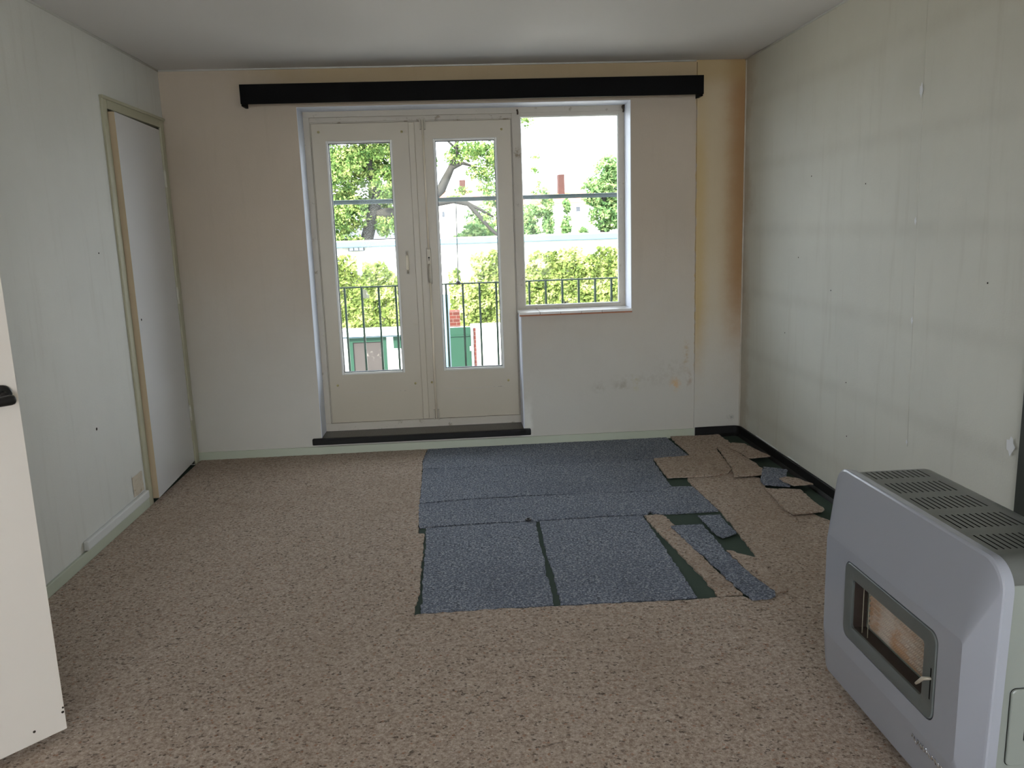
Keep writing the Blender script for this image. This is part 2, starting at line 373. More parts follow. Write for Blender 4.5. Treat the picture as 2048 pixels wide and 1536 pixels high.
# skirting
f = bxo('baseboard_back', (XL, 1.557, YB-.014, YB, FZ, .050), 'greentrim', bevel=.003, loc=O0); tag(f, 'pale green painted skirting along the back wall', 'baseboard', kind='structure')
f = bxo('baseboard_left', (XL, XL+.014, 1.75, 4.322, FZ, .048), 'greentrim', bevel=.003, loc=O0); tag(f, 'pale green painted skirting along the left wall', 'baseboard', kind='structure')
def coved(name, path, label):
    prof = ((0, .060), (.007, .060), (.010, .055), (.011, .012), (.020, 0), (.024, -.007), (0, -.007))
    bm = bmesh.new(); rings = []
    for (x, y, nx, ny) in path: rings.append([bm.verts.new((x+nx*a, y+ny*a, z+.004*mnoise.noise(Vector((x*3, y*3, 1)))*(z > .05))) for a, z in prof])
    for a, b in zip(rings, rings[1:]):
        for k in range(len(prof)): bm.faces.new((a[k], a[(k+1) % len(prof)], b[(k+1) % len(prof)], b[k]))
    bm.faces.new(rings[0]); bm.faces.new(rings[-1])
    return tag(obj(name, bm, 'black_rubber', smooth=False, loc=O0), label, 'baseboard', kind='structure')
pth = [(1.560, YB-.0125, 0, -1), (1.70, YB-.0125, 0, -1), (1.80, YB-.0125, 0, -1)]
for k in range(7):
    a = k*PI/12; pth.append((XR-.045+.045*math.sin(a)-.0, YB-.0125-.045+.045*math.cos(a), -math.sin(a), -math.cos(a)))
for k in range(1, 14): pth.append((XR, YB-.06-k*.205, -1, 0))
coved('baseboard_right', pth, 'black rubber cove skirting around the right corner and along the right wall')
# cracks of loose paint above the black skirting
bm = bmesh.new()
for (y0, y1, z) in ((4.55, 4.9, .062), (4.25, 4.4, .064)):
    box(bm, XR-.004, XR, y0, y1, z, z+.006)
obj('filler_patch', bm, 'filler', bpy.data.objects['wall_right'])

# corner and ceiling beads
f = bxo('trim_1', (XR-.007, XR, YB-.020, YB-.0125, .06, H), 'wall_right', bevel=.002, loc=O0); tag(f, 'thin vertical corner bead in the right back corner', 'trim', kind='structure')
bm = bmesh.new()
tube(bm, [(XL+.002, -3.4, H-.004), (XL+.002, YB, H-.004)], .006, 6)
tube(bm, [(XR-.002, -3.4, H-.004), (XR-.002, YB, H-.004)], .005, 6); tube(bm, [(XL, YB-.002, H-.003), (1.55, YB-.002, H-.003)], .006, 6)
tag(obj('trim_2', bm, 'wall_left', smooth=True, loc=O0), 'thin bead where the walls meet the ceiling', 'trim', kind='structure')
f = bxo('trim_3', (XR-.012, XR+.01, 2.0, 2.507, FZ, H), paint('dark_bottle_green_paint', srgb(40, 44, 36), .1, .5), loc=O0); tag(f, 'dark green painted casing board at the near end of the right wall', 'trim', kind='structure')

# ---------------------------------------------------------------- pelmet
p = thing('curtain_pelmet', 'long black wooden curtain pelmet above the balcony doors and window', 'pelmet', (.18, YB-.06, 2.17))
bxo('front_board', (-1.206, 1.562, YB-.125, YB-.105, 2.172, 2.282), 'black_wood', p, bevel=.002)
bxo('top_board', (-1.206, 1.562, YB-.105, YB, 2.270, 2.282), 'black_wood', p)
bxo('end_board', (-1.206, -1.191, YB-.105, YB, 2.163, 2.270), 'black_wood', p)
bxo('end_board', (1.547, 1.562, YB-.105, YB, 2.163, 2.270), 'black_wood', p)
bxo('curtain_rail', [(-1.17, 1.53, YB-.075, YB-.060, 2.254, 2.270), (-1.17, 1.53, YB-.045, YB-.030, 2.254, 2.270)], 'plastic_white', p)

# ---------------------------------------------------------------- balcony doors and window
F0 = 5.41                        # room-side face of the timber
w1 = thing('window_1', 'fixed window with white tiled sill right of the balcony doors, in a cream timber frame', 'window', (.12, F0, .06), kind='structure')
Fb = F0+.075
frame = [(RX0-.01, -.868, F0, Fb, .156, 2.128), (RX0-.01, 1.145, F0, Fb, 2.128, RZ+.01), (.408, .462, F0, Fb, .104, 2.128), (1.100, 1.145, F0, Fb, SZ, 2.128),
         (.462, 1.100, F0, Fb, 2.108, 2.128), (.462, 1.100, F0, Fb, SZ, .893), (RX0-.01, .408, F0, Fb, .104, .156),
         (-.868, -.862, F0+.012, Fb, .156, 2.092), (-.868, .408, F0+.010, Fb, 2.092, 2.128), (.402, .408, F0+.012, Fb, .156, 2.092)]
bxo('window_frame', frame, 'cream_edge', w1, bevel=.0015)
bxo('stop_strip', (-.866, .406, F0-.008, F0, 2.098, 2.110), 'cream_edge', w1)
bxo('reveal_lining', [(RX1-.003, RX1, YB+.001, F0, SZ+.018, RZ-.003), (RX0, RX0+.003, YB+.001, F0, .106, RZ-.003), (RX0, RX1, YB+.001, F0, RZ-.003, RZ)], 'reveal', w1)
bxo('reveal_lining', (RXD-.003, RXD+.004, YB-.0015, F0, .106, SZ-.008), 'reveal', w1)
bxo('window_frame', [(.462, .468, F0+.01, F0+.03, .893, 2.108), (1.092, 1.1, F0+.01, F0+.03, .893, 2.108), (.468, 1.092, F0+.01, F0+.03, 2.100, 2.108), (.468, 1.092, F0+.01, F0+.03, .893, .900)], 'bead', w1)
bxo('pane', (.462, 1.1, F0+.034, F0+.040, .893, 2.108), 'glass', w1)
for hx in (.444, 1.124):
    bm = bmesh.new(); tube(bm, [(hx, F0+.002, 2.145), (hx, F0-.022, 2.143), (hx+.002, F0-.026, 2.128), (hx+.002, F0-.018, 2.118)], .0055, 8)
    if hx > 1: tube(bm, [(hx+.006, F0+.001, 2.150), (hx+.006, F0-.014, 2.150)], .013, 8)
    obj('curtain_hook', bm, 'rust', w1, smooth=True)
# tiled sill: five white tiles with terracotta under-edge
e = [.405, .538, .672, .806, .940, 1.138]
for a, b in zip(e, e[1:]):
    t = bxo('sill_tile', (a+.0012, b-.0012, YB-.022, F0-.001, SZ+.002, SZ+.018), 'tile', w1, bevel=.002)
    bxo('tile_edge', (a+.0012, b-.0012, YB-.021, YB+.001, SZ-.007, SZ+.002), 'terracotta', t)
# leaves
def leaf_door(name, label, x0, x1, gx0, gx1):
    d = thing(name, label, 'door', ((x0+x1)/2, F0+.015, .158), kind='structure')
    z0, z1, g0, g1 = .158, 2.090, .482, 1.984
    y0, y1 = F0+.008, F0+.052
    bxo('door_leaf', [(x0, gx0, y0, y1, z0, z1), (gx1, x1, y0, y1, z0, z1), (gx0, gx1, y0, y1, z0, g0), (gx0, gx1, y0, y1, g1, z1)], 'cream', d)
    b = .014
    bxo('glazing_bead', [(gx0, gx0+b, y0-.006, y1-.02, g0, g1), (gx1-b, gx1, y0-.006, y1-.02, g0, g1), (gx0+b, gx1-b, y0-.006, y1-.02, g0, g0+b), (gx0+b, gx1-b, y0-.006, y1-.02, g1-b, g1)], 'bead', d, bevel=.003)
    bxo('gasket', [(gx0+b, gx0+b+.004, y0+.008, y1-.01, g0+b, g1-b), (gx1-b-.004, gx1-b, y0+.008, y1-.01, g0+b, g1-b), (gx0+b+.004, gx1-b-.004, y0+.008, y1-.01, g0+b, g0+b+.004), (gx0+b+.004, gx1-b-.004, y0+.008, y1-.01, g1-b-.004, g1-b)], 'gasket', d)
    bxo('pane', (gx0+b+.004, gx1-b-.004, y0+.014, y0+.020, g0+b+.004, g1-b-.004), 'glass', d)
    bxo('groove', (gx0, gx1, y0-.0008, y0+.002, .357, .3605), 'cream_edge', d)
    return d, y0
def plug(d, x, z, y0, r=.008):
    bm = bmesh.new(); tube(bm, [(x, y0+.002, z), (x, y0-.002, z), (x, y0-.0025, z)], [r, r, r*.6], 14); tube(bm, [(x, y0-.002, z), (x, y0-.006, z)], r*.45, 10)
    obj('cover_plug', bm, 'brass', d, smooth=True)
d1, y0 = leaf_door('door_1', 'left cream balcony door with tall narrow glass and small pull handle', -.860, -.232, -.775, -.358)
for x, z in ((-.816, 2.041), (-.294, 2.032), (-.810, .413), (-.293, .405)): plug(d1, x, z, y0)
bm = bmesh.new()
for z in (1.276, 1.142):
    s = 1 if z > 1.2 else -1
    tube(bm, [(-.302, y0+.001, z), (-.302, y0-.016, z), (-.302, y0-.022, z-s*.012), (-.302, y0-.022, z-s*.02)], .006, 8)
    box(bm, -.314, -.290, y0-.003, y0+.001, z-.011, z+.011)
h = obj('pull_handle', bm, 'metal', d1, smooth=False)
bm = bmesh.new(); tube(bm, [(-.302, y0-.022, 1.256), (-.301, y0-.025, 1.21), (-.302, y0-.022, 1.162)], .0105, 12); obj('handle_grip', bm, paint('bone_handle', srgb(236, 226, 204), .03, .3), h, smooth=True)
d2, y0 = leaf_door('door_2', 'right cream balcony door with tall narrow glass and bolt rod', -.228, .400, -.100, .309)
for x, z in ((.341, 2.032), (.333, .398), (-.183, .407)): plug(d2, x, z, y0)
# meeting strip lies on the leaves
bxo('meeting_strip', (-.252, -.212, y0-.014, y0-.001, .160, 2.088), 'cream', d2, bevel=.004)
bm = bmesh.new(); tube(bm, [(-.160, y0-.018, 2.10), (-.160, y0-.018, 1.29)], .0068, 10); tube(bm, [(-.160, y0-.018, 1.075), (-.163, y0-.018, .16)], .0068, 10)
esp = obj('bolt_rod', bm, paint('cream_painted_rod', srgb(226, 214, 192), .05, .35), d2, smooth=True)
for z in (2.075, .185):
    bm = bmesh.new(); box(bm, -.180, -.173, y0-.020, y0, z-.035, z+.035); box(bm, -.150, -.143, y0-.020, y0, z-.035, z+.035); box(bm, -.173, -.150, y0-.004, y0, z-.035, z+.035)
    obj('rod_keeper', bm, 'metal', esp, bevel=.001)
bm = bmesh.new(); box(bm, -.176, -.146, y0-.012, y0, 1.065, 1.30)
pl = obj('handle_plate', bm, 'metal', d2, bevel=.003)
bm = bmesh.new(); tube(bm, [(-.161, y0-.012, 1.19), (-.161, y0-.04, 1.19), (-.161, y0-.046, 1.17), (-.161, y0-.046, 1.10), (-.161, y0-.04, 1.075)], [.007, .007, .009, .011, .008], 12)
obj('door_handle', bm, 'metal', pl, smooth=True)
bm = bmesh.new(); tube(bm, [(-.161, y0-.0115, 1.235), (-.161, y0-.013, 1.235)], .006, 10); tube(bm, [(-.161, y0-.0115, 1.222), (-.161, y0-.013, 1.222)], .0035, 8); obj('keyhole', bm, 'inside', pl)

# threshold: terrazzo slab with black nosing
t = thing('trim_4', 'dark terrazzo doorstep with a black nosing below the balcony doors', 'doorstep', (-.25, YB, .06), kind='structure')
bxo('step_slab', (RX0, RXD, YB-.001, F0+.001, .061, .104), 'terrazzo', t)
bxo('step_nosing', (-.965, .457, YB-.032, YB-.0015, .064, .106), 'black_rubber', t, bevel=.006)

# ---------------------------------------------------------------- closet door in the left wall
f = bxo('trim_5', [(XL-.10, XL+.012, 4.325, 4.383, FZ, 2.11), (XL-.10, XL+.012, 4.383, 5.137, 2.055, 2.11), (XL-.10, XL+.012, 5.137, 5.195, FZ, 2.11), (XL, XL+.022, 4.318, 5.20, 2.098, 2.114)], 'casing', bevel=.004, loc=O0)
tag(f, 'olive painted casing around the narrow side door in the left wall', 'door casing', kind='structure')
d3 = thing('door_3', 'flush pale grey side door standing slightly ajar in the left wall', 'door', (XL+.002, 5.133, .012), kind='structure')
bm = bmesh.new(); box(bm, -.040, 0, -.745, 0, .008, 2.030); me = bpy.data.meshes.new('door_leaf'); 
bmesh.ops.recalc_face_normals(bm, faces=bm.faces)
bm.to_mesh(me); bm.free(); lf = bpy.data.objects.new('door_leaf', me); C.objects.link(lf); lf.parent = d3
me.materials.append(M['closet']); me.materials.append(M['closet_edge'])
for pg in me.polygons:
    if pg.normal.y < -.9: pg.material_index = 1
d3.rotation_euler = (0, 0, math.radians(2.9))
def child_local(name, bm, mat, parent, smooth=False, bevel=0):
    bmesh.ops.recalc_face_normals(bm, faces=bm.faces)
    me = bpy.data.meshes.new(name); bm.to_mesh(me); bm.free(); o = bpy.data.objects.new(name, me); C.objects.link(o); o.parent = parent
    me.materials.append(M[mat] if isinstance(mat, str) else mat)
    if smooth:
        for p_ in me.polygons: p_.use_smooth = True
    if bevel: b_ = o.modifiers.new('bevel', 'BEVEL'); b_.width = bevel; b_.segments = 2; b_.limit_method = 'ANGLE'
    return o
for z in (1.745, 1.05, .315):
    bm = bmesh.new(); tube(bm, [(.006, .002, z-.045), (.006, .002, z+.045)], .007, 10); tube(bm, [(.006, .002, z+.045), (.006, .002, z+.055)], .005, 8)
    child_local('hinge', bm, paint('pale_hinge', srgb(206, 204, 190), .02, .4), d3, True)
bm = bmesh.new(); tube(bm, [(-.001, -.70, .98), (.0015, -.70, .98)], .006, 8); child_local('keyhole', bm, 'hole', d3)

# cable duct and old socket patch on the left wall
bm = bmesh.new(); box(bm, XL, XL+.022, 3.56, 4.31, .0495, .094)
tag(obj('cable_duct', bm, 'plastic_white', bevel=.006), 'white plastic cable duct on top of the left skirting', 'cable duct')
bm = bmesh.new()
vs_ = [bm.verts.new((XL+.0015+.003*random.random(), 4.155+(i % 7)*.0225+.004*random.random(), .098+(i//7)*.018+.004*random.random())) for i in range(49)]
for i in range(6):
    for j in range(6): bm.faces.new((vs_[i*7+j], vs_[i*7+j+1], vs_[i*7+j+8], vs_[i*7+j+7]))
tag(obj('plaster_patch', bm, 'plaster', loc=(XL, 4.22, .095)), 'rough beige plaster patch left of the side door above the cable duct', 'plaster patch')

# ---------------------------------------------------------------- open room door at the left edge
ang = math.atan2(.737, .675)
d4 = thing('door_4', 'open white room door at the left edge with black lever handle', 'door', (-1.692, 1.661, 0), kind='structure')
d4.rotation_euler = (0, 0, ang); LW = .7635
bm = bmesh.new(); box(bm, 0, LW, 0, .040, .020, 2.035); child_local('door_leaf', bm, 'door_white', d4, bevel=.0015)
def dl(s, o, z): return (LW-s, -o, z)
bm = bmesh.new(); tube(bm, [dl(.040, 0, 1.014), dl(.040, .006, 1.014), dl(.040, .009, 1.014)], [.025, .025, .021], 24)
ro = child_local('handle_rose', bm, 'black_plastic', d4, True)
bm = bmesh.new(); tube(bm, [dl(.040, .006, 1.012), dl(.040, .036, 1.010)], [.011, .012], 14); tube(bm, [dl(.024, .046, 1.003), dl(.028, .046, 1.003), dl(.036, .046, 1.003), dl(.07, .048, 1.002), dl(.12, .048, 1.002), dl(.155, .046, 1.002)], [.006, .012, .014, .0125, .011, .010], 14)
child_local('lever_handle', bm, 'black_plastic', ro, True)
bm = bmesh.new(); box(bm, LW, LW+.006, .012, .028, 1.032, 1.056); child_local('latch', bm, 'plastic_white', d4)
bm = bmesh.new()
for s, z, r_ in ((.006, .075, .004), (.004, .088, .003), (.085, .055, .004)): tube(bm, [dl(s, -.001, z), dl(s, .0008, z+.0005)], r_, 7)
child_local('paint_chip', bm, 'hole', d4)
for z in (1.75, .28):
    bm = bmesh.new(); tube(bm, [(0, -.006, z-.045), (0, -.006, z+.045)], .007, 10); child_local('hinge', bm, 'metal', d4, True)
f = bxo('trim_6', [(XL-.12, XL+.008, .88, .93, FZ, 2.09), (XL-.12, XL+.008, 1.668, 1.718, FZ, 2.09), (XL-.12, XL+.008, .93, 1.668, 2.04, 2.09)], 'casing', bevel=.003, loc=O0)
tag(f, 'olive painted casing of the room door opening in the left wall', 'door casing', kind='structure')

# ---------------------------------------------------------------- carpets
def fray(poly, step=.02, amp=.003, seed=0, keep=None):
    rnd = random.Random(seed); out = []
    n = len(poly)
    for i in range(n):
        a = Vector(poly[i]); b = Vector(poly[(i+1) % n]); L = (b-a).length
        k = max(1, int(L/step)) if L < 3.2 else 1
        if L > 3.2: k = 1
        nrm = Vector((-(b-a).y, (b-a).x)).normalized() if L > 0 else Vector((0, 0))
        for j in range(k):
            p_ = a.lerp(b, (j + (rnd.uniform(-.3, .3) if j else 0))/k)
            if L < 3.2: p_ = p_ + nrm*rnd.gauss(0, amp)
            out.append(p_)
    return out
def carpet(poly, z0, th, mat, label, group=None, seed=0, amp=.0028, warp=0, cell=.03, tilt=(0, 0), name='carpet_piece', cat='carpet piece', parent=None):
    pts = fray(poly, .018, amp, seed)
    bm = bmesh.new()
    vs_ = [bm.verts.new((p_.x, p_.y, 0)) for p_ in pts]
    fc = bm.faces.new(vs_)
    bmesh.ops.recalc_face_normals(bm, faces=bm.faces)
    cx = sum(p_.x for p_ in pts)/len(pts); cy = sum(p_.y for p_ in pts)/len(pts)
    if warp or tilt != (0, 0):
        xs = [p_.x for p_ in pts]; ys = [p_.y for p_ in pts]
        x = min(xs)+cell
        while x < max(xs):
            bmesh.ops.bisect_plane(bm, geom=bm.verts[:]+bm.edges[:]+bm.faces[:], plane_co=(x, 0, 0), plane_no=(1, 0, 0)); x += cell
        y = min(ys)+cell
        while y < max(ys):
            bmesh.ops.bisect_plane(bm, geom=bm.verts[:]+bm.edges[:]+bm.faces[:], plane_co=(0, y, 0), plane_no=(0, 1, 0)); y += cell
    bmesh.ops.triangulate(bm, faces=bm.faces)
    for fa in bm.faces:
        if fa.normal.z < 0: fa.normal_flip()
    top = bm.faces[:]
    ret = bmesh.ops.extrude_face_region(bm, geom=top)
    new = [g for g in ret['geom'] if isinstance(g, bmesh.types.BMVert)]
    newset = set(new)
    for v in bm.verts:
        w = 0
        if warp: w = warp*max(0, mnoise.noise(Vector((v.co.x*5+seed, v.co.y*5, seed*1.7)))+.15)
        w += max(0, tilt[0]*(v.co.x-cx)+tilt[1]*(v.co.y-cy))
        v.co.z = z0 + w + (th if v in newset else 0)
    bmesh.ops.recalc_face_normals(bm, faces=bm.faces)
    o = obj(name, bm, mat, loc=(cx, cy, z0))
    return tag(o, label, cat, group)
YE = YB-.016
cut = [(-.229, YE), (-.251, 4.943), (-.240, 4.485), (-.238, 4.095), (-.226, 3.797), (-.227, 3.689), (-.196, 3.678), (-.197, 3.333), (-.194, 3.035), (-.207, 2.848), (.115, 2.849), (.346, 2.842), (.606, 2.835), (.859, 2.826), (.939, 2.836), (1.042, 2.830), (1.062, 2.789), (1.120, 2.810), (1.122, 2.96), (1.114, 3.12), (1.124, 3.269), (1.174, 3.212), (1.223, 3.166), (1.235, 3.287), (1.243, 3.435), (1.251, 3.583), (1.258, 3.758), (1.248, 3.960), (1.240, 4.156), (1.246, 4.292), (1.30, 4.40), (1.45, 4.46), (1.565, 4.46), (1.60, 4.30), (1.641, 4.250), (1.624, 4.161), (1.60, 3.996), (1.610, 3.884), (1.656, 3.745), (1.700, 3.587), (1.80, 3.40), (1.838, 3.1)]
main = [(-1.685, YE)] + cut + [(1.838, -3.48), (-1.685, -3.48)]
carpet(main, FZ+.0002, .0078, 'beige', 'large beige flecked carpet covering most of the floor, cut away by the window', name='carpet', cat='carpet', seed=1)
G = [
 ('grey carpet strip lying against the back skirting below the window', [(-.225, YE), (.253, YE), (.758, YE), (1.366, YE), (1.373, 5.020), (1.385, 4.742), (1.151, 4.729), (.855, 4.712), (.408, 4.722), (.072, 4.746), (-.244, 4.757), (-.247, 4.942)], -.001+.0008),
 ('wide grey carpet piece, second row out from the back wall', [(-.243, 4.751), (.072, 4.741), (.408, 4.717), (.855, 4.706), (1.149, 4.716), (1.135, 4.447), (1.124, 4.180), (1.044, 4.118), (.669, 4.132), (.373, 4.154), (.056, 4.153), (-.168, 4.135), (-.235, 4.119), (-.238, 4.485)], .0002),
 ('narrow grey carpet strip, third row out, with a small tear', [(-.239, 4.111), (-.168, 4.114), (.056, 4.134), (.373, 4.139), (.669, 4.122), (1.044, 4.109), (1.124, 4.172), (1.235, 4.156), (1.243, 3.960), (1.250, 3.768), (1.063, 3.768), (.93, 3.770), (.92, 3.815), (1.05, 3.838), (.92, 3.823), (.895, 3.772), (.610, 3.778), (.336, 3.773), (.046, 3.773), (-.225, 3.768), (-.232, 3.941)], .0012),
 ('large square grey carpet piece, the nearer left one beside the gap', [(-.191, 3.744), (.070, 3.755), (.340, 3.760), (.335, 3.595), (.329, 3.441), (.332, 3.287), (.318, 3.113), (.328, 3.077), (.322, 2.961), (.318, 2.855), (.115, 2.856), (-.180, 2.857), (-.182, 3.035), (-.186, 3.249), (-.184, 3.534)], .0004),
 ('large square grey carpet piece, right of the narrow gap', [(.359, 3.752), (.608, 3.758), (.867, 3.756), (.869, 3.419), (.868, 3.088), (.867, 2.846), (.608, 2.847), (.345, 2.854), (.349, 2.981), (.352, 3.133), (.346, 3.286), (.352, 3.511)], .0006),
]
for k, (lab, poly, zt) in enumerate(G):
    carpet(poly, FZ+.0002, .0086+zt*.8, 'grey', lab, 'grey carpet pieces', seed=10+k, amp=.002)
carpet([(1.125, 3.693), (1.233, 3.690), (1.228, 3.607), (1.231, 3.450), (1.152, 3.400), (1.133, 3.434), (1.129, 3.556)], .0012, .006, 'grey', 'small grey carpet offcut lying on the bare green floor', 'grey carpet pieces', seed=20, warp=.004)
carpet([(.961, 3.576), (1.110, 3.579), (1.111, 3.431), (1.113, 3.282), (1.123, 3.128), (1.133, 2.986), (1.153, 2.899), (1.167, 2.826), (1.133, 2.787), (1.059, 2.785), (1.044, 2.874), (1.030, 2.977), (1.008, 3.187), (.979, 3.403)], .0014, .006, 'grey', 'long narrow grey carpet strip lying loose over the cut', 'grey carpet pieces', seed=21, warp=.003)
carpet([(1.716, 4.393), (1.828, 4.323), (1.763, 4.164), (1.723, 4.030), (1.598, 4.086), (1.607, 4.137)], .0100, .007, 'grey', 'small grey carpet square beside the black skirting', 'grey carpet pieces', seed=22, warp=.004)
B = [
 ('beige carpet piece against the back skirting near the right corner', [(1.39, YE-.012), (1.715, YE-.022), (1.719, 5.068), (1.719, 4.940), (1.658, 4.866), (1.593, 4.854), (1.563, 4.619), (1.539, 4.414), (1.485, 4.326), (1.362, 4.309), (1.139, 4.321), (1.144, 4.507), (1.156, 4.707), (1.392, 4.732), (1.386, 5.006)], .0006, .0078, .002, (0, 0)),
 ('beige carpet piece with straight front edge lying left of the grey square', [(1.596, 4.854), (1.659, 4.842), (1.682, 4.698), (1.691, 4.585), (1.700, 4.477), (1.699, 4.356), (1.658, 4.257), (1.496, 4.248), (1.539, 4.414), (1.565, 4.608)], .0090, .008, .003, (0, 0)),
 ('pointed beige carpet scrap, farthest one toward the back corner', [(1.650, 4.843), (1.717, 4.916), (1.779, 4.879), (1.803, 4.721), (1.821, 4.550), (1.689, 4.553), (1.681, 4.675)], .0182, .006, .006, (0, -.02)),
 ('large beige carpet scrap with dark raised front edge beside the heater', [(1.590, 4.044), (1.663, 4.014), (1.763, 3.989), (1.751, 3.852), (1.747, 3.745), (1.741, 3.665), (1.717, 3.640), (1.569, 3.629), (1.562, 3.716), (1.589, 3.944)], .0012, .008, .003, (0, -.03)),
 ('slim pointed beige carpet sliver lying on the small grey square', [(1.705, 4.138), (1.762, 4.155), (1.808, 4.120), (1.836, 4.002), (1.728, 3.995)], .0210, .006, .005, (.02, -.05)),
 ('narrow beige carpet strip on the bare green floor, left of the grey strip', [(.878, 3.762), (.971, 3.752), (.986, 3.572), (.990, 3.401), (.998, 3.260), (1.020, 3.042), (1.046, 2.851), (.950, 2.843), (.945, 2.933), (.944, 3.014), (.923, 3.206), (.905, 3.402), (.885, 3.588)], FZ+.0004, .008, 0, (0, 0)),
 ('torn beige carpet flap right of the grey strip', [(1.124, 3.265), (1.174, 3.208), (1.221, 3.166), (1.225, 3.027), (1.227, 2.911), (1.220, 2.836), (1.172, 2.832), (1.153, 2.937), (1.131, 3.060)], .0004, .005, .004, (0, 0)),
]
for k, (lab, poly, z0, th, wp, tl) in enumerate(B):
    carpet(poly, z0, th, 'beige', lab, 'beige carpet offcuts', seed=30+k, warp=wp, tilt=tl)
# small black rubber ring lying on the seam
bm = bmesh.new(); n1, n2 = 20, 8; rings = []
for i in range(n1):
    a = 2*PI*i/n1; rings.append([bm.verts.new((.306+(.012+.0045*math.cos(2*PI*j/n2))*math.cos(a), 3.768+(.012+.0045*math.cos(2*PI*j/n2))*math.sin(a), .0075+.0045*math.sin(2*PI*j/n2))) for j in range(n2)])
for i in range(n1):
    for j in range(n2): bm.faces.new((rings[i][j], rings[(i+1) % n1][j], rings[(i+1) % n1][(j+1) % n2], rings[i][(j+1) % n2]))
tag(obj('rubber_ring', bm, 'black_plastic', smooth=True), 'small black rubber ring on the seam between the grey pieces', 'ring')

# ---------------------------------------------------------------- gas heater
ht = thing('gas_heater', 'grey freestanding gas heater with window and vent slots, in the lower right', 'heater', (1.20, 1.87, 0))
def rrect(y0, y1, z0, z1, r, n=20):
    """rounded rectangle in the YZ plane, counter-clockwise, 4*n points; r one radius or four (lo-lo, hi-lo, hi-hi, lo-hi)"""
    rr = r if isinstance(r, (tuple, list)) else (r,)*4
    out = []
    for (cy, cz, a0, q_) in ((y0+rr[0], z0+rr[0], PI, rr[0]), (y1-rr[1], z0+rr[1], 1.5*PI, rr[1]), (y1-rr[2], z1-rr[2], 0, rr[2]), (y0+rr[3], z1-rr[3], .5*PI, rr[3])):
        for k in range(n):
            a = a0+(PI/2)*k/(n-1); out.append((cy+q_*math.cos(a), cz+q_*math.sin(a)))
    return out
def loft(bm, loops, cap0=False, cap1=False):
    rs = [[bm.verts.new(p_) for p_ in L_] for L_ in loops]
    for a, b in zip(rs, rs[1:]):
        for k in range(len(a)): bm.faces.new((a[k], a[(k+1) % len(a)], b[(k+1) % len(b)], b[k]))
    if cap0: bm.faces.new(rs[0])
    if cap1: bm.faces.new(rs[-1])
    return rs
X = lambda x, pts: [(x, a, b) for a, b in pts]
# rim leans back a little towards the top
def rim(x, off, e=0): return [(x + off*(z-.05), y, z) for y, z in rrect(1.492+e, 2.238-e, .042+e, .690-e, (.03, .03, .06, .062))]
bm = bmesh.new()
crease = rrect(1.556, 2.205, .185, .492, (.03, .02, .02, .012))
hole = rrect(1.640, 2.085, .236, .462, .028)
loft(bm, [rim(1.112, .02, .004), rim(1.0885, .02, 0), rim(1.085, .02, .002), rim(1.0825, .02, .006), X(1.060, crease),
          X(1.060, hole), X(1.075, hole)])
fp = obj('front_panel', bm, 'heater_front', ht, smooth=True)
es = fp.modifiers.new('split', 'EDGE_SPLIT'); es.split_angle = math.radians(5.3)
# window bezel
bm = bmesh.new()
bo = rrect(1.643, 2.082, .239, .459, .026); bi = rrect(1.692, 2.040, .278, .419, .010)
loft(bm, [X(1.074, bo), X(1.060, bo), X(1.0575, [(y+(.002 if y < 1.9 else -.002), z+(.002 if z < .35 else -.002)) for y, z in bo]),
          X(1.0575, [(y+(-.004 if y < 1.9 else .004), z+(-.004 if z < .35 else .004)) for y, z in bi]), X(1.0595, bi), X(1.066, bi)])
bz = obj('window_bezel', bm, 'bezel', ht, smooth=True); es = bz.modifiers.new('split', 'EDGE_SPLIT'); es.split_angle = math.radians(35)
bm = bmesh.new(); box(bm, 1.0602, 1.0618, 1.690, 2.042, .276, .421); obj('pane', bm, 'glass', bz)
bm = bmesh.new(); vs_ = [bm.verts.new(p_) for p_ in X(1.0572, rrect(1.6535, 1.6585, .292, .372, .0024, 4))]; bm.faces.new(vs_); obj('lever_slot', bm, 'inside', bz)
bm = bmesh.new(); tube(bm, [(1.062, 1.656, .345), (1.050, 1.656, .346), (1.043, 1.664, .342), (1.040, 1.676, .326), (1.040, 1.684, .318)], [.003, .004, .0045, .004, .003], 8)
obj('lever', bm, 'metal', bz, smooth=True)
# firebox and ceramic plaques
bm = bmesh.new()
box(bm, 1.118, 1.122, 1.67, 2.06, .26, .45); box(bm, 1.066, 1.118, 1.67, 2.06, .262, .266); box(bm, 1.066, 1.118, 1.67, 2.06, .434, .438)
box(bm, 1.066, 1.118, 2.056, 2.06, .266, .434); box(bm, 1.066, 1.118, 1.67, 1.674, .266, .434)
fb = obj('firebox', bm, 'firebox', ht)
for k in range(5):
    ya = 1.684+k*.0665; bm = bmesh.new()
    box(bm, 1.100, 1.117, ya, ya+.064, .285, .428)
    for r_ in range(8):
        y = ya+.004+r_*.0080
        for c_ in range(9):
            z = .290+c_*.0150
            v = [bm.verts.new(p_) for p_ in ((1.100, y-.0033, z), (1.100, y+.0033, z), (1.100, y+.0033, z+.0145), (1.100, y-.0033, z+.0145), (1.0935, y-.0022, z+.0105), (1.0935, y+.0022, z+.0105))]
            bm.faces.new((v[0], v[1], v[5], v[4])); bm.faces.new((v[3], v[4], v[5], v[2])); bm.faces.new((v[0], v[4], v[3])); bm.faces.new((v[1], v[2], v[5]))
    obj('ceramic_plaque', bm, 'ceramic', ht)
bm = bmesh.new()
for y in (2.025, 1.995): tube(bm, [(1.085, y, .266), (1.085, y, .434)], .0012, 6)
obj('guard_wire', bm, 'metal', ht)
